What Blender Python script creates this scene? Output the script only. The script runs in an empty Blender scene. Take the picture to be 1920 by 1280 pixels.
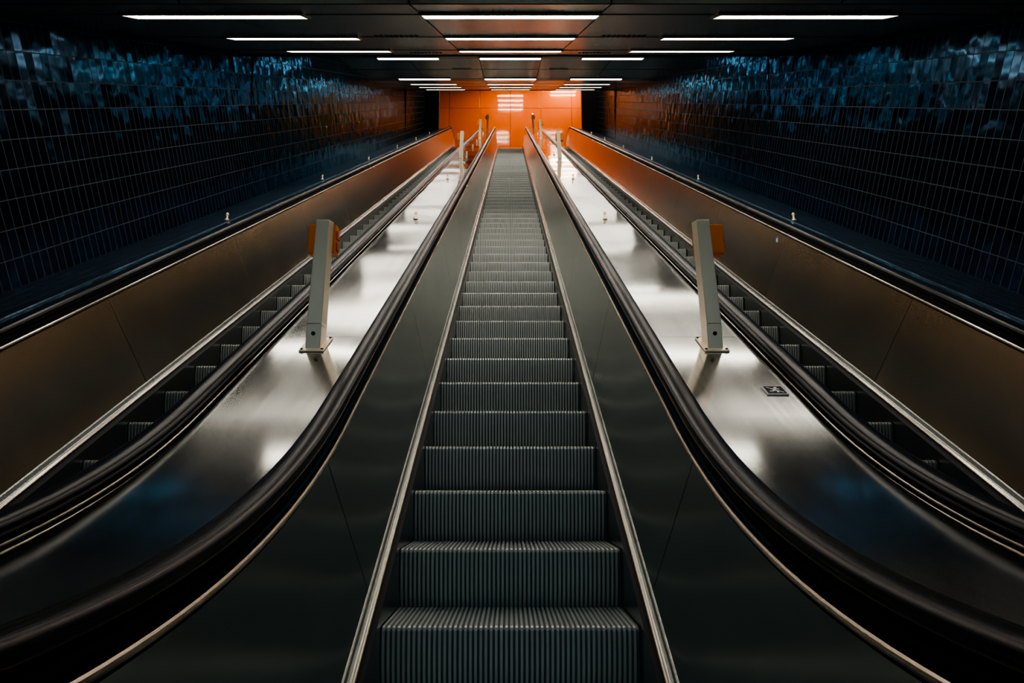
import bpy, math, random
from mathutils import Vector
random.seed(3)
ZO=1.1
M=math.tan(math.radians(30)); C30=math.cos(math.radians(30)); T15=math.tan(math.radians(15))
TOPZ=13.2
def zc(s,t):
    zb=-1.1+.9*t; c=-2.034+.863*t; zt=TOPZ+.9*t; Rb=3.0+.5*t; Rt=4.0-.5*t
    sb=(zb-c)/M; a0=sb-Rb*T15; a1=a0+Rb*.5
    st=(zt-c)/M; b1=st+Rt*T15; b0=b1-Rt*.5
    if s<=a0: z=zb
    elif s<a1: z=zb+Rb-math.sqrt(Rb*Rb-(s-a0)**2)
    elif s<b0: z=M*s+c
    elif s<b1: z=zt-Rt+math.sqrt(max(0,Rt*Rt-(s-b1)**2))
    else: z=zt
    return z+ZO
SA,SB=-0.3,28.2
SS=[SA+i*.08 for i in range(int((3.2-SA)/.08)+1)]
SS+=[3.4+i*0.8 for i in range(27)]
SS+=[25.0+i*.1 for i in range(int((SB-25.0)/.1)+1)]
SS=sorted(set([round(s,4) for s in SS if s<=SB]+[SB]))

# ---------------- materials ----------------
def newmat(n):
    m=bpy.data.materials.new(n); m.use_nodes=True
    nt=m.node_tree; b=nt.nodes['Principled BSDF']; return m,nt,b
def metal(n,col,rough,var=.08,scale=(4,60,4),metallic=1.0,cvar=.12,wave=0,wscale=2.2,cscale=(1,1,1)):
    m,nt,b=newmat(n); N=nt.nodes; L=nt.links
    tc=N.new('ShaderNodeTexCoord'); mp=N.new('ShaderNodeMapping'); mp.inputs['Scale'].default_value=scale
    L.new(tc.outputs['Object'],mp.inputs['Vector'])
    no=N.new('ShaderNodeTexNoise'); no.inputs['Scale'].default_value=2; no.inputs['Detail'].default_value=2
    L.new(mp.outputs[0],no.inputs['Vector'])
    mr=N.new('ShaderNodeMapRange'); mr.inputs['To Min'].default_value=rough-var; mr.inputs['To Max'].default_value=rough+var
    mr.inputs['From Min'].default_value=.25; mr.inputs['From Max'].default_value=.75
    L.new(no.outputs['Fac'],mr.inputs['Value']); L.new(mr.outputs[0],b.inputs['Roughness'])
    m2=N.new('ShaderNodeMapping'); m2.inputs['Scale'].default_value=cscale; L.new(tc.outputs['Object'],m2.inputs['Vector'])
    n2=N.new('ShaderNodeTexNoise'); n2.inputs['Scale'].default_value=1.7; n2.inputs['Detail'].default_value=6
    L.new(m2.outputs[0],n2.inputs['Vector'])
    cr=N.new('ShaderNodeMix'); cr.data_type='RGBA'
    cr.inputs['A'].default_value=(*[c*(1-cvar) for c in col],1); cr.inputs['B'].default_value=(*[min(1,c*(1+cvar)) for c in col],1)
    L.new(n2.outputs['Fac'],cr.inputs['Factor']); L.new(cr.outputs['Result'],b.inputs['Base Color'])
    b.inputs['Metallic'].default_value=metallic
    if wave:
        n3=N.new('ShaderNodeTexNoise'); n3.inputs['Scale'].default_value=wscale; n3.inputs['Detail'].default_value=0
        L.new(tc.outputs['Object'],n3.inputs['Vector'])
        bp=N.new('ShaderNodeBump'); bp.inputs['Strength'].default_value=1; bp.inputs['Distance'].default_value=wave
        L.new(n3.outputs['Fac'],bp.inputs['Height']); L.new(bp.outputs[0],b.inputs['Normal'])
    return m
def plain(n,col,rough=.5,metallic=0,emit=None,es=0,coat=0,spec=.5):
    m,nt,b=newmat(n)
    b.inputs['Base Color'].default_value=(*col,1); b.inputs['Roughness'].default_value=rough; b.inputs['Metallic'].default_value=metallic
    b.inputs['Coat Weight'].default_value=coat; b.inputs['Specular IOR Level'].default_value=spec
    if emit: b.inputs['Emission Color'].default_value=(*emit,1); b.inputs['Emission Strength'].default_value=es
    N=nt.nodes; no=N.new('ShaderNodeTexNoise'); no.inputs['Scale'].default_value=30
    mr=N.new('ShaderNodeMapRange'); mr.inputs['To Min'].default_value=max(0,rough-.04); mr.inputs['To Max'].default_value=min(1,rough+.04)
    nt.links.new(no.outputs['Fac'],mr.inputs['Value']); nt.links.new(mr.outputs[0],b.inputs['Roughness'])
    return m
M_deck=metal('brushed_steel_deck',(.47,.475,.455),.122,.015,(1,1,1),cvar=.40,wave=.022,wscale=1.1,cscale=(26,.5,.5))
M_panel=metal('steel_balustrade_panel',(.43,.44,.41),.19,.015,(1,1,1))
M_outer=metal('warm_steel_panel',(.52,.42,.32),.21,.015,(1,1,1),cvar=.06)
M_trim=metal('polished_trim',(.36,.31,.25),.26,.02,(1,1,1))
M_skirt=metal('skirt_steel',(.28,.29,.28),.25,.02,(1,1,1))
M_post=metal('post_steel',(1,.80,.60),.36,.03,(4,4,1),metallic=.5)
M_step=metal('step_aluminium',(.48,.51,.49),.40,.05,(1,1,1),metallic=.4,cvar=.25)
M_step2=metal('shaded_step_aluminium',(.27,.29,.28),.42,.05,(1,1,1),metallic=.4,cvar=.25)  # step metal darkened in colour for the shade on the side escalators
M_groove=plain('step_groove_dark',(.08,.095,.10),.6,.3)
M_ceil=metal('ceiling_panel_metal',(.32,.37,.35),.24,.02,(1,1,1),metallic=.72)
M_rubber=plain('handrail_rubber',(.003,.005,.007),.28,0,spec=.16)
M_dark=plain('dark_recess',(.01,.012,.014),.6,spec=.2)
M_frame=metal('light_frame',(.25,.24,.22),.3)
M_light=plain('tube_diffuser',(.9,.9,.9),.5,emit=(1,.92,.80),es=24)
M_light0=plain('dim_tube_diffuser',(.9,.9,.9),.5,emit=(1,.95,.88),es=11)
M_light2=plain('upper_tube_diffuser',(.9,.9,.9),.5,emit=(1,.80,.58),es=70)
M_light3=plain('hall_tube_diffuser',(.9,.9,.9),.5,emit=(.66,.90,1),es=52)
M_orange=plain('orange_enamel_panel',(.95,.175,.003),.09,coat=.3)
M_box=plain('orange_plastic',(1,.27,.02),.5)
M_boxd=plain('orange_plastic_dark',(.65,.12,.012),.4)
M_white=plain('white_plastic',(.8,.8,.78),.4)
M_blue=plain('blue_sticker',(.05,.15,.4),.4)
M_floor=metal('floor_stone',(.05,.055,.06),.4,.1,(1,1,1),metallic=0)
M_wall=plain('hall_wall_paint',(.05,.08,.09),.5)
M_red=plain('post_top_glint',(1,.3,.2),.3,emit=(1,.25,.12),es=60)  # emissive cap standing in for a reflection on the post top
def tile_mat(name,rg,tu,tv,met=.94):
    m,nt,b=newmat(name); N=nt.nodes; L=nt.links
    uv=N.new('ShaderNodeUVMap'); uv.uv_map='UVMap'
    dv=N.new('ShaderNodeVectorMath'); dv.operation='DIVIDE'; dv.inputs[1].default_value=(.09,.19,1)
    L.new(uv.outputs[0],dv.inputs[0])
    fl=N.new('ShaderNodeVectorMath'); fl.operation='FLOOR'; L.new(dv.outputs[0],fl.inputs[0])
    fr=N.new('ShaderNodeVectorMath'); fr.operation='FRACTION'; L.new(dv.outputs[0],fr.inputs[0])
    wn=N.new('ShaderNodeTexWhiteNoise'); wn.noise_dimensions='2D'; L.new(fl.outputs[0],wn.inputs['Vector'])
    sb=N.new('ShaderNodeVectorMath'); sb.operation='SUBTRACT'; sb.inputs[1].default_value=(.5,.5,.5); L.new(wn.outputs['Color'],sb.inputs[0])
    sc=N.new('ShaderNodeVectorMath'); sc.operation='MULTIPLY'; sc.inputs[1].default_value=(tu,tv,0); L.new(sb.outputs[0],sc.inputs[0])
    dt=N.new('ShaderNodeVectorMath'); dt.operation='DOT_PRODUCT'; L.new(sc.outputs[0],dt.inputs[0]); L.new(fr.outputs[0],dt.inputs[1])
    sp=N.new('ShaderNodeSeparateXYZ'); L.new(fr.outputs[0],sp.inputs[0])
    def edge(o,w):
        a=N.new('ShaderNodeMath'); a.operation='SUBTRACT'; a.inputs[1].default_value=.5; L.new(o,a.inputs[0])
        c=N.new('ShaderNodeMath'); c.operation='ABSOLUTE'; L.new(a.outputs[0],c.inputs[0])
        g=N.new('ShaderNodeMath'); g.operation='GREATER_THAN'; g.inputs[1].default_value=.5-w; L.new(c.outputs[0],g.inputs[0]); return g
    e1=edge(sp.outputs[0],.04); e2=edge(sp.outputs[1],.02)
    mx=N.new('ShaderNodeMath'); mx.operation='MAXIMUM'; L.new(e1.outputs[0],mx.inputs[0]); L.new(e2.outputs[0],mx.inputs[1])
    no=N.new('ShaderNodeTexNoise'); no.inputs['Scale'].default_value=5; no.inputs['Detail'].default_value=1.2; L.new(uv.outputs[0],no.inputs['Vector'])
    ml=N.new('ShaderNodeMath'); ml.operation='MULTIPLY_ADD'; ml.inputs[1].default_value=1.7; L.new(no.outputs['Fac'],ml.inputs[0]); L.new(dt.outputs['Value'],ml.inputs[2])
    bp=N.new('ShaderNodeBump'); bp.inputs['Strength'].default_value=.6; bp.inputs['Distance'].default_value=.012
    L.new(ml.outputs[0],bp.inputs['Height']); L.new(bp.outputs[0],b.inputs['Normal'])
    c0=N.new('ShaderNodeMix'); c0.data_type='RGBA'; c0.inputs['A'].default_value=(.022,.037,.058,1); c0.inputs['B'].default_value=(.032,.053,.082,1)
    L.new(wn.outputs['Value'],c0.inputs['Factor'])
    c1=N.new('ShaderNodeMix'); c1.data_type='RGBA'; c1.inputs['B'].default_value=(.045,.06,.075,1)
    L.new(c0.outputs['Result'],c1.inputs['A']); L.new(mx.outputs[0],c1.inputs['Factor']); L.new(c1.outputs['Result'],b.inputs['Base Color'])
    r=N.new('ShaderNodeMapRange'); r.inputs['To Min'].default_value=rg; r.inputs['To Max'].default_value=.8
    L.new(mx.outputs[0],r.inputs['Value']); L.new(r.outputs[0],b.inputs['Roughness'])
    mm=N.new('ShaderNodeMapRange'); mm.inputs['To Min'].default_value=met; mm.inputs['To Max'].default_value=0
    L.new(mx.outputs[0],mm.inputs['Value']); L.new(mm.outputs[0],b.inputs['Metallic'])
    b.inputs['Specular Tint'].default_value=(.31,.41,.50,1)
    b.inputs['IOR'].default_value=1.38
    return m
M_tile=tile_mat('glazed_blue_tile',.15,.6,2.4)
M_tile2=tile_mat('sill_blue_tile',.3,.3,.3,.6)

# ---------------- mesh builder ----------------
class MB:
    def __init__(s): s.v=[];s.f=[];s.m=[];s.uv=[]
    def quad(s,a,b,c,d,mi=0,uv=None):
        i=len(s.v); s.v+= [a,b,c,d]; s.f.append((i,i+1,i+2,i+3)); s.m.append(mi); s.uv.append(uv or [(0,0)]*4)
    def hexa(s,p,mi=0):
        i=len(s.v); s.v+=list(p)
        for q in [(3,2,1,0),(4,5,6,7),(0,1,5,4),(1,2,6,5),(2,3,7,6),(3,0,4,7)]:
            s.f.append(tuple(i+k for k in q)); s.m.append(mi); s.uv.append([(0,0)]*4)
    def box(s,x0,x1,y0,y1,z0,z1,mi=0):
        s.hexa([(x0,y0,z0),(x1,y0,z0),(x1,y1,z0),(x0,y1,z0),(x0,y0,z1),(x1,y0,z1),(x1,y1,z1),(x0,y1,z1)],mi)
    def grid(s,rows,mi=0,closed=False,uvs=None):
        i0=len(s.v); n=len(rows[0])
        for r in rows: s.v+=r
        for a in range(len(rows)-1):
            for b in range(n if closed else n-1):
                b2=(b+1)%n
                s.f.append((i0+a*n+b,i0+a*n+b2,i0+(a+1)*n+b2,i0+(a+1)*n+b)); s.m.append(mi)
                s.uv.append([uvs[a][b],uvs[a][b2],uvs[a+1][b2],uvs[a+1][b]] if uvs else [(0,0)]*4)
    def cyl(s,c,r,h,axis='z',n=20,mi=0,r2=None):
        r2=r if r2 is None else r2
        def P(a,rr,k):
            u,w=rr*math.cos(a),rr*math.sin(a)
            return {'z':(c[0]+u,c[1]+w,c[2]+k),'y':(c[0]+u,c[1]+k,c[2]+w),'x':(c[0]+k,c[1]+u,c[2]+w)}[axis]
        i=len(s.v); A=[2*math.pi*k/n for k in range(n)]
        s.v+=[P(a,r,0) for a in A]+[P(a,r2,h) for a in A]
        for k in range(n):
            k2=(k+1)%n; s.f.append((i+k,i+k2,i+n+k2,i+n+k)); s.m.append(mi); s.uv.append([(0,0)]*4)
        s.f.append(tuple(i+n-1-k for k in range(n))); s.m.append(mi); s.uv.append([(0,0)]*n)
        s.f.append(tuple(i+n+k for k in range(n))); s.m.append(mi); s.uv.append([(0,0)]*n)
    def obj(s,name,mats,parent=None,smooth=False,bevel=0):
        me=bpy.data.meshes.new(name); me.from_pydata(s.v,[],s.f)
        for m in mats: me.materials.append(m)
        for p,mi in zip(me.polygons,s.m): p.material_index=mi; p.use_smooth=smooth
        l=me.uv_layers.new(name='UVMap'); k=0
        for uvs in s.uv:
            for u in uvs: l.data[k].uv=u; k+=1
        me.update()
        o=bpy.data.objects.new(name,me); bpy.context.scene.collection.objects.link(o)
        if parent: o.parent=parent
        if bevel:
            b=o.modifiers.new('b','BEVEL'); b.width=bevel; b.segments=2; b.limit_method='ANGLE'
        return o
def empty(n):
    e=bpy.data.objects.new(n,None); bpy.context.scene.collection.objects.link(e); return e

# ---------------- step mesh ----------------
HW=.455
def step_mesh(mat):
    mb=MB(); W=HW-.002; n=50; pitch=2*W/n
    prof=[(.405,0),(.02,0),(.006,-.004),(0,-.014),(.002,-.05),(.008,-.10),(.017,-.15),(.03,-.2),(.05,-.26)]
    norm=[]
    for i,(a,b) in enumerate(prof):
        p=prof[max(0,i-1)]; q=prof[min(len(prof)-1,i+1)]
        d=Vector((q[0]-p[0],q[1]-p[1])).normalized(); norm.append((d.y,-d.x))
    xs=[];
    for k in range(n):
        x0=-W+k*pitch
        xs+=[(x0,0,0),(x0+pitch*.5,0,0),(x0+pitch*.56,1,1),(x0+pitch*.94,1,1)]
    xs.append((W,0,0))
    sign=1 if norm[0][1]>0 else -1
    rows=[]
    for (a,b),(nx,nz) in zip(prof,norm):
        rows.append([(x,a-(dd*.008)*nx*sign,b-(dd*.008)*nz*sign) for x,dd,_ in xs])
    nn=len(xs)
    for r in rows: mb.v+=r
    for a in range(len(rows)-1):
        for b in range(nn-1):
            mb.f.append((a*nn+b,a*nn+b+1,(a+1)*nn+b+1,(a+1)*nn+b)); mb.m.append(1 if xs[b][1] and xs[b+1][1] else 0)
    me=bpy.data.meshes.new('step'); me.from_pydata(mb.v,[],mb.f); me.materials.append(mat); me.materials.append(M_groove)
    for p,mi in zip(me.polygons,mb.m): p.material_index=mi
    me.update(); return me
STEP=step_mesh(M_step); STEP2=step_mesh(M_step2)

def sweep_path(mb,pts,cross,xc,mi=0):
    rows=[]
    for i,p in enumerate(pts):
        a=pts[max(0,i-1)]; b=pts[min(len(pts)-1,i+1)]
        d=Vector((b[0]-a[0],b[1]-a[1])).normalized(); n=(-d.y,d.x)
        rows.append([(xc+cx,p[0]+n[0]*cn,p[1]+n[1]*cn) for cx,cn in cross])
    mb.grid(rows,mi,closed=True)
    i0=len(mb.v)-len(rows)*len(cross); n=len(cross)
    mb.f.append(tuple(i0+k for k in range(n))); mb.m.append(mi); mb.uv.append([(0,0)]*n)
    e=len(mb.v)-n; mb.f.append(tuple(e+n-1-k for k in range(n))); mb.m.append(mi); mb.uv.append([(0,0)]*n)
def hand_path(dz=0,r=.2):
    z0=zc(SA,1)+dz; pts=[]
    rr=r+dz
    for k in range(0,13):
        a=-math.pi/2-math.pi*k/12
        pts.append((SA+rr*math.cos(a),z0-rr+rr*math.sin(a)))
    pts=[(SA+.5,z0-2*rr)]+pts
    pts+=[(s,zc(s,1)+dz) for s in SS[1:-1]]
    z1=zc(SB,1)+dz
    for k in range(0,13):
        a=math.pi/2-math.pi*k/12
        pts.append((SB+rr*math.cos(a),z1-rr+rr*math.sin(a)))
    pts.append((SB-.5,z1-2*rr))
    return pts
def strip(mb,cs,mi=0,s_list=None):
    rows=[[(x,s,zc(s,t)+dz) for x,t,dz in cs] for s in (s_list or SS)]
    mb.grid(rows,mi)

def escalator(cx,off,outer=0):
    e=empty('escalator')
    s=.435+off; k=0
    while s<27.3:
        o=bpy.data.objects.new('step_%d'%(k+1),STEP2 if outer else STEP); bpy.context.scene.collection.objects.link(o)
        o.location=(cx,s,zc(s,0)); o.parent=e; s+=.4; k+=1
    mb=MB(); mb.box(cx-HW,cx+HW,SA,.5+off,zc(0,0)-.03,zc(0,0)+.012,0)
    for q in range(50):
        x=cx-HW+.004+(q+.2)*(2*HW-.008)/50; mb.box(x,x+.008,.5+off,.62+off,zc(0,0)-.01,zc(0,0)+.01,0)
    mb.box(cx-HW,cx+HW,27.2,SB,zc(28,0)-.03,zc(28,0)+.012,0)
    mb.obj('comb_plates',[M_trim],e)
    for sg in (-1,1):
        X=lambda v:cx+sg*v
        pm=M_outer if outer==sg else M_panel
        mb=MB()
        strip(mb,[(X(.458),0,-.38),(X(.458),0,.050)],0)
        strip(mb,[(X(.458),0,.050),(X(.470),0,.058),(X(.482),0,.070)],1)
        mb.obj('skirt',[M_skirt,M_dark],e)
        mb=MB()
        strip(mb,[(X(.484),0,.070),(X(.477),0,.073),(X(.475),0,.078),(X(.477),0,.083),(X(.485),0,.086)],0)
        strip(mb,[(X(.485),0,.086),(X(.500),0,.094),(X(.500),0,.116),(X(.508),0,.121)],1)
        mb.obj('skirt_trim',[M_trim,M_skirt],e,smooth=True)
        mb=MB(); L=1.72
        bounds=[SA]; q=.95
        while q<SB: bounds.append(q); q+=L
        bounds.append(SB)
        for b0,b1 in zip(bounds[:-1],bounds[1:]):
            sl=[b0+.002]+[s for s in SS if b0+.01<s<b1-.01]+[b1-.002]
            rows=[]
            for s in sl:
                row=[]
                for x,t,dz,sh in [(.507,0,.12,0),(.510,0,.125,.0),(.572,1,-.085,-.40)]:
                    slope=(zc(s+.05,t)-zc(s-.05,t))/.1
                    ss=max(SA,s+sh*slope/M) if sh else s
                    if s>=SB-.01: ss=SB
                    row.append((X(x),ss,zc(ss,t)+dz))
                rows.append(row)
            mb.grid(rows,0)
        mb.obj('balustrade_panels',[pm],e,smooth=True)
        mb=MB(); strip(mb,[(X(.525),0,-.1),(X(.525),0,.12),(X(.584),1,-.06)],0)
        mb.obj('panel_backing',[M_dark],e)
        mb=MB()
        ring=lambda r,n=10:[(r*math.cos(2*math.pi*k/n),r*math.sin(2*math.pi*k/n)) for k in range(n)]
        sweep_path(mb,hand_path(-.070),ring(.009),X(.574),0)
        sweep_path(mb,hand_path(-.030),ring(.0055),X(.664),0)
        sweep_path(mb,hand_path(-.043),[(-.014,-.02),(.014,-.02),(.014,.02),(-.014,.02)],X(.62),1)
        sweep_path(mb,hand_path(-.052),[(-.004,-.012),(.004,-.012),(.004,.012),(-.004,.012)],X(.600),1)
        mb.obj('handrail_trim',[M_trim,M_dark],e,smooth=False)
        mb=MB()
        cr=[(-.030,-.020),(-.041,-.010),(-.041,.002),(-.035,.013),(-.022,.020),(0,.022),(.022,.020),(.035,.013),(.041,.002),(.041,-.010),(.030,-.020)]
        sweep_path(mb,hand_path(0),cr,X(.62),0)
        mb.obj('handrail',[M_rubber],e,smooth=True)
        mb=MB()
        for S,dr in ((SA,-1),(SB,1)):
            z0=zc(S,1)-.2
            x0,x1=sorted((X(.585),X(.655)))
            mb.cyl((x0,S,z0),.155,x1-x0,'x',32,0)
            mb.box(x0,x1,min(S,S-dr*.6),max(S,S-dr*.6),z0-.155,z0+.1,0)
        mb.obj('newel',[M_panel],e)
    return e
escalator(0,.233)
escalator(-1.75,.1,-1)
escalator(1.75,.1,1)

# ---------------- decks ----------------
def sZ(Z): return (Z+.235)/1.094
def knob(x,s,par,dz=-.034):
    mb=MB(); c=(x,s,zc(s,1)+dz)
    mb.cyl((c[0],c[1],c[2]-.004),.022,.012,'z',20,0); mb.cyl((c[0],c[1],c[2]+.006),.009,.05,'z',16,0); mb.cyl((c[0],c[1],c[2]+.05),.016,.022,'z',20,0,.010)
    mb.obj('anti_slide_stud',[M_post],par)
def deck(x0,x1,name='steel_balustrade_deck'):
    e=empty(name)
    xs=[x0,x0+.012,(x0+x1)/2,x1-.012,x1]
    bounds=[SA]; q=3.25
    while q<SB: bounds.append(q); q+=3.1
    bounds.append(SB)
    mb=MB()
    for b0,b1 in zip(bounds[:-1],bounds[1:]):
        sl=[b0+.0015]+[s for s in SS if b0+.01<s<b1-.01]+[b1-.0015]
        strip(mb,[(xs[0],1,-.06),(xs[1],1,-.035)],0,sl)
        strip(mb,[(xs[1],1,-.035),(xs[2],1,-.034),(xs[3],1,-.035)],0,sl)
        strip(mb,[(xs[3],1,-.035),(xs[4],1,-.06)],0,sl)
    mb.obj('deck_sheet',[M_deck],e,smooth=True)
    mb=MB(); strip(mb,[(x0+.01,1,-.07),(x1-.01,1,-.07)],0)
    for S in (SA,SB):
        mb.quad((x0,S,ZO-1.1 if S<1 else TOPZ+ZO),(x1,S,ZO-1.1 if S<1 else TOPZ+ZO),(x1,S,zc(S,1)-.04),(x0,S,zc(S,1)-.04),1)
    mb.obj('deck_backing',[M_dark,M_panel],e)
    if abs(x0+x1)<2.5:
        for Z in (6.6,9.95,14.3,16.6,18.6,22.8,25): knob((x0+x1)/2,sZ(Z),e)
    return e
deck(.668,1.082); deck(-1.082,-.668)
deck(2.418,2.55); deck(-2.55,-2.418)

# ---------------- posts ----------------
def post(x,s,lean=0,c=.0,glint=False):
    e=empty('emergency_stop_post'); z0=zc(s,1)-.033
    e.location=(x,s,z0)
    mb=MB(); H=.60; w=.0295; d=.05
    def pl(xa,xb,ya,yb,th):
        return [(xa,ya,ya*M),(xb,ya,ya*M),(xb,yb,yb*M),(xa,yb,yb*M),(xa,ya,ya*M+th),(xb,ya,ya*M+th),(xb,yb,yb*M+th),(xa,yb,yb*M+th)]
    mb.hexa(pl(-.055,.055,-.075,.085,.008),0)
    w2=w*1.12
    mb.hexa([(-w2,-d,-d*M),(w2,-d,-d*M),(w2,d,d*M),(-w2,d,d*M),(-w2,-d,.09),(w2,-d,.09),(w2,d,.09),(-w2,d,.09)],0)
    mb.hexa([(-w2,-d,.09),(w2,-d,.09),(w2,d,.09),(-w2,d,.09),(lean-w,-d*.8,H-.02),(lean+w,-d*.8,H-.02),(lean+w,d,H),(lean-w,d,H)],0)
    mb.obj('shaft',[M_post],e,bevel=.003)
    mb=MB(); mb.cyl((.0,-d-.004,.045),.009,.006,'y',16,0)
    for sx in(-.045,.045):
        for sy in(-.062,.072): mb.cyl((sx,sy,sy*M+.006),.006,.006,'z',12,0)
    mb.obj('screws',[M_dark],e)
    mb=MB(); c=c+lean
    mb.box(c-.064,c+.064,d,d+.07,H-.15,H-.008,0)
    mb.box(c-.055,c+.055,d+.07,d+.085,H-.14,H-.02,1)
    mb.cyl((c,d+.085,H-.08),.022,.02,'y',20,1)
    mb.box(c+.064,c+.070,d+.012,d+.058,H-.13,H-.09,1)
    mb.box(c+.064,c+.070,d+.012,d+.058,H-.075,H-.035,1)
    mb.box(c-.070,c-.064,d+.012,d+.058,H-.13,H-.035,1)
    mb.obj('stop_button_box',[M_box,M_boxd],e,bevel=.006)
    if glint:
        mb=MB(); mb.cyl((lean,0,H-.01),.018,.03,'z',16,0); mb.obj('post_top_glint',[M_red],e)
    return e
for Z in (3.2,12.6,20.4,27.2):
    post(-.872,sZ(Z),.012,-.025); post(.905 if Z<4 else .872,sZ(Z),-.022,.055 if Z<4 else .03,Z>27)
def plate():
    e=empty('pictogram_sticker'); s=sZ(2.70); x=1.0
    e.location=(x,s,zc(s,1)-.0295); sl=math.atan((zc(s+.05,1)-zc(s-.05,1))/.1); e.rotation_euler=(sl,0,0)
    mb=MB(); mb.box(-.040,.040,-.040,.040,-.004,.0015,0); mb.box(-.035,.035,-.035,.035,.0014,.002,1)
    def bar(x0,y0,x1,y1,w=.004):
        d=Vector((x1-x0,y1-y0)).normalized()*w; n=Vector((-d.y,d.x))
        mb.quad((x0+n.x,y0+n.y,.0026),(x0-n.x,y0-n.y,.0026),(x1-n.x,y1-n.y,.0026),(x1+n.x,y1+n.y,.0026),2)
    mb.cyl((.008,.021,.002),.006,.0006,'z',14,2)
    bar(.004,.012,-.004,-.004,.0055); bar(-.004,-.004,.008,-.012,.0045); bar(.008,-.012,.004,-.026,.004); bar(-.004,-.004,-.012,-.014,.0045); bar(-.012,-.014,-.024,-.014)
    bar(.004,.012,.018,.004,.0035); bar(.004,.012,-.014,.008,.0035); bar(-.026,.026,.026,-.026,.0025)
    mb.obj('plate',[M_white,M_dark,M_white],e)
plate()
def disc():
    e=empty('round_sticker'); s=6.0; x=1.75+.567; e.location=(x-.004,s-.1,zc(s-.1,1)-.16)
    mb=MB(); mb.cyl((0,0,0),.03,.006,'x',24,0); mb.cyl((-.001,0,0),.018,.002,'x',24,1); mb.obj('disc',[M_blue,M_white],e)
disc()

# ---------------- ceiling ----------------
HB=-14
def ceil_z(s):
    if s<3.9: z=.577*3.9+.645
    elif s<8.51: z=M*s+.645
    elif s<15.6: z=6.42+.4375*(s-8.51)
    elif s<21: z=9.52+.546*(s-15.6)
    else: z=18.2
    return z+ZO
ce=empty('ceiling')
mb=MB()
segs=[(HB,3.9,3.9*.577+.645,3.9*.577+.645),(3.9,8.51,M*3.9+.645,M*8.51+.645),(8.51,15.6,6.42,9.52),(15.6,21,9.52,9.52+.546*5.4),(21,30.2,18.2,18.2)]
XW=3.75
for a,b,za,zb in segs:
    mb.hexa([(-XW,a,za+ZO+.04),(XW,a,za+ZO+.04),(XW,b,zb+ZO+.04),(-XW,b,zb+ZO+.04),(-XW,a,za+ZO+.2),(XW,a,za+ZO+.2),(XW,b,zb+ZO+.2),(-XW,b,zb+ZO+.2)],0)
mb.box(-XW,XW,8.50,8.53,5.55+ZO,6.6+ZO,0)
mb.box(-XW,XW,20.99,21.02,12.46+ZO,18.4+ZO,0)
mb.obj('backing',[M_dark],ce)
cols=[-3.6,-2.03,-.62,.62,2.03,3.6]
mb=MB()
def panels(a,b,brk):
    e=sorted([a]+[x for x in brk if a<x<b]+[b])
    for s0,s1 in zip(e[:-1],e[1:]):
        for x0,x1 in zip(cols[:-1],cols[1:]):
            g=.006; za=ceil_z(s0+1e-4); zb=ceil_z(s1-1e-4)
            mb.hexa([(x0+g,s0+g,za),(x1-g,s0+g,za),(x1-g,s1-g,zb),(x0+g,s1-g,zb),(x0+g,s0+g,za+.03),(x1-g,s0+g,za+.03),(x1-g,s1-g,zb+.03),(x0+g,s1-g,zb+.03)],0)
R1=[4.40,6.02,7.64]; R2=[10.2,12.8,15.36]; R3=[17.2,18.8,20.4]; R0=[-4,-7.5,-11]
panels(HB,3.9,[-12.6,-11,-9.3,-7.5,-5.8,-4,-1.8,-.2,1.4,2.75]); panels(3.9,8.51,R1); panels(8.51,15.6,[9,10.2,11.5,12.8,14.1,15.36]); panels(15.6,21,R3); panels(21,30,[22.5,24,25.5,27,28.5])
mb.obj('panels',[M_ceil],ce)
mb=MB()
for s in (5.92,8.0,14.0):
    for sg in(-1,1):
        for k in range(9):
            x=sg*1.05-.2+k*.046; z=ceil_z(s)
            mb.hexa([(x,s-.05,ceil_z(s-.05)-.004),(x+.028,s-.05,ceil_z(s-.05)-.004),(x+.028,s+.05,ceil_z(s+.05)-.004),(x,s+.05,ceil_z(s+.05)-.004)]+[(x,s-.05,z+.02),(x+.028,s-.05,z+.02),(x+.028,s+.05,z+.02),(x,s+.05,z+.02)],0)
mb.obj('vent_slots',[M_dark],ce)
def tube(x,s,mat,w=.088,L=1.2,name='ceiling_light'):
    e=empty(name)
    sl=(ceil_z(s+.05)-ceil_z(s-.05))/.1
    P=lambda xx,y,dz:(xx,s+y,ceil_z(s)+y*sl+dz)
    mb=MB()
    def hx(x0,x1,y0,y1,d0,d1,mi): mb.hexa([P(x0,y0,d0),P(x1,y0,d0),P(x1,y1,d0),P(x0,y1,d0),P(x0,y0,d1),P(x1,y0,d1),P(x1,y1,d1),P(x0,y1,d1)],mi)
    h=L/2
    hx(x-h-.02,x+h+.02,-w-.02,-w,-.022,.01,0); hx(x-h-.02,x+h+.02,w,w+.02,-.022,.01,0)
    hx(x-h-.02,x-h,-w,w,-.022,.01,0); hx(x+h,x+h+.02,-w,w,-.022,.01,0)
    mb.obj('housing',[M_frame],e)
    mb=MB(); 
    hx(x-h,x+h,-w,w,-.014,.008,0); mb.obj('diffuser',[mat],e)
for s in R1+R2+R3:
    for x in(-2.03,0,2.03): tube(x,s,M_light)
for x in(-2.03,0,2.03): tube(x,2.75,M_light0)
for s in R0:
    for x in(-2.03,0,2.03): tube(x,s,M_light3,.075)
for s in (28.85,28.42,28.0,27.6): tube(0,s,M_light2,.06)
for s in (29.5,29.2,28.9): tube(2.5,s,M_light2,.06)
for s in (25.2,24.7,24.2):
    tube(-.7,s,M_light2,.06); tube(2.1,s,M_light2,.06)

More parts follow.
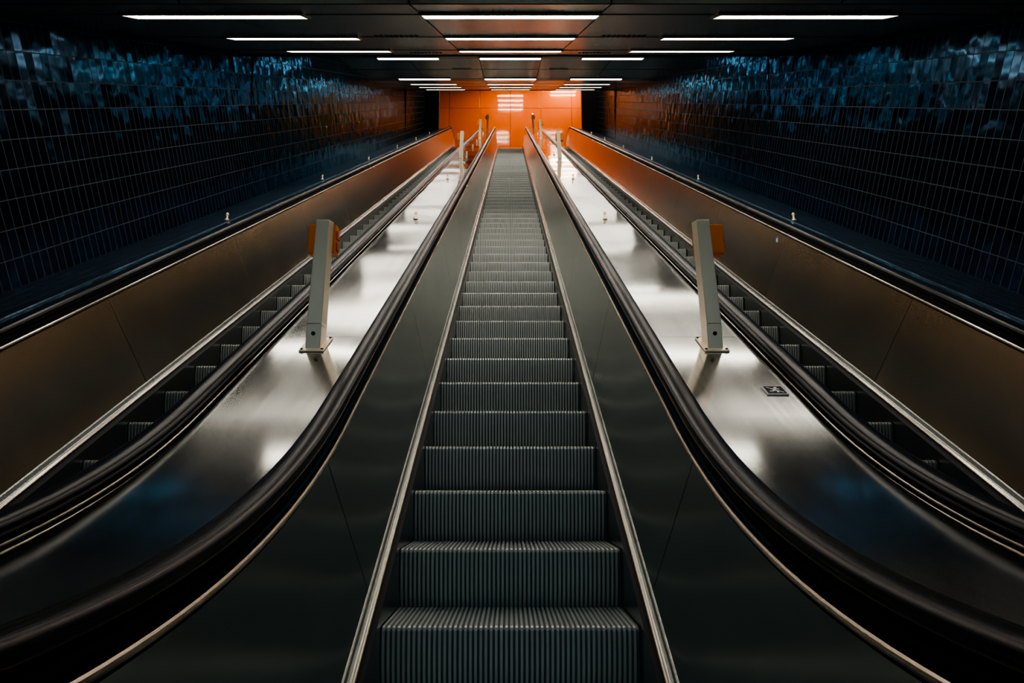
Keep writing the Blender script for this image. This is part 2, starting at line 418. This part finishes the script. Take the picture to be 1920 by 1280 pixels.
# ---------------- walls ----------------
def wall(sg,name):
    sl=[HB+i*.5 for i in range(89)]; sl=sorted(sl+[8.509,8.512,20.98,21.03,3.9,15.6])
    sl=[s for s in sl if s<=30.0]
    mb=MB(); rows=[];uvs=[]
    for s in sl:
        zdk=zc(min(max(s,SA),SB),1)
        zb=M*s-1.171+ZO
        zlow=(ZO-1.15) if s<SA else (zdk-.30)
        zt=ceil_z(s)+.1; zt=max(zt,zlow+1)
        h=(zt-zlow)
        A=(sg*3.33,s,zlow); C=(sg*(3.33+min(.09,h*.035)),s,zt)
        u=s/C30
        U=lambda z:u+(z-zb)*.5
        V=lambda z:(z-zb)*C30
        rows.append([A,C]); uvs.append([(U(p[2]),V(p[2])) for p in (A,C)])
    mb.grid(rows,0,uvs=uvs)
    w=mb.obj(name,[M_tile])
    mb=MB(); xa,xb=sorted((sg*2.80,sg*3.36)); s0=25.6; zlo=zc(s0,1)-.2; q=0
    while zlo+q*.42<18.15+ZO:
        z0=zlo+q*.42; mb.box(xa,xb,s0,s0+.3,z0,min(z0+.414,18.17+ZO),0); q+=1
    mb.obj('reflection_blocker',[M_dark],w)  # dark pier added to block orange reflections on the far side walls
    return w
wall(-1,'wall_left'); wall(1,'wall_right')
for sg in(-1,1):
    e=empty('tiled_sill')
    mb=MB(); rows=[];uvs=[]
    for s in SS:
        z=zc(s,1)
        rows.append([(sg*2.54,s,z-.25),(sg*2.545,s,z-.035),(sg*2.555,s,z-.028),(sg*3.335,s,z-.215)]); u=s/C30
        uvs.append([(u,-.2),(u,.0),(u,.02),(u,.82)])
    mb.grid(rows,0,uvs=uvs)
    for S in (SA,SB):
        fl=0 if S<1 else TOPZ+ZO; z=zc(S,1)
        mb.quad((sg*2.54,S,fl),(sg*3.335,S,fl),(sg*3.335,S,z-.215),(sg*2.54,S,z-.03),0,[(0,0),(.8,0),(.8,.7),(0,.9)])
    mb.obj('sill_tiles',[M_tile2],e)
    for Z in (6.6,9.95,13.2,16.5,19.8,23.1): knob(sg*2.62,sZ(Z),e,-.045)
# orange end wall
e=empty('wall_back')
mb=MB(); mb.box(-3.8,3.8,30.03,30.2,TOPZ+ZO-.2,18.5+ZO,0); mb.obj('backing',[M_dark],e)
mb=MB(); xs=[-3.75,-2.8,-1.4,0,1.4,2.8,3.75]; zs=[TOPZ+ZO,15.0+ZO,16.9+ZO,18.4+ZO]
for x0,x1 in zip(xs[:-1],xs[1:]):
    for z0,z1 in zip(zs[:-1],zs[1:]): mb.box(x0+.008,x1-.008,29.99,30.03,z0+.008,z1-.008,0)
mb.obj('enamel_panels',[M_orange],e,bevel=.004)
mb=MB(); mb.box(-3.8,3.8,HB-.2,HB,-.2,5,0); mb.obj('wall_front',[M_wall])
mb=MB(); mb.box(-4.0,4.0,HB,SA,-.2,0,0); mb.obj('floor',[M_floor])
mb=MB(); mb.box(-3.75,3.75,SB,30.0,TOPZ+ZO-.2,TOPZ+ZO,0); mb.obj('floor',[M_floor])

# ---------------- world / camera ----------------
w=bpy.data.worlds.new('w'); bpy.context.scene.world=w; w.use_nodes=True
w.node_tree.nodes['Background'].inputs[0].default_value=(.10,.30,.38,1); w.node_tree.nodes['Background'].inputs[1].default_value=.03
try: bpy.context.scene.view_settings.look='AgX - Medium High Contrast'
except Exception as ex: print(ex)
cam=bpy.data.cameras.new('camera'); co=bpy.data.objects.new('camera',cam); bpy.context.scene.collection.objects.link(co)
cam.sensor_width=36; cam.lens=1338/1920*36; cam.clip_start=.02; cam.shift_x=.0016
co.location=(0,0,ZO); co.rotation_euler=(math.radians(90+11.3),0,0)
bpy.context.scene.camera=co
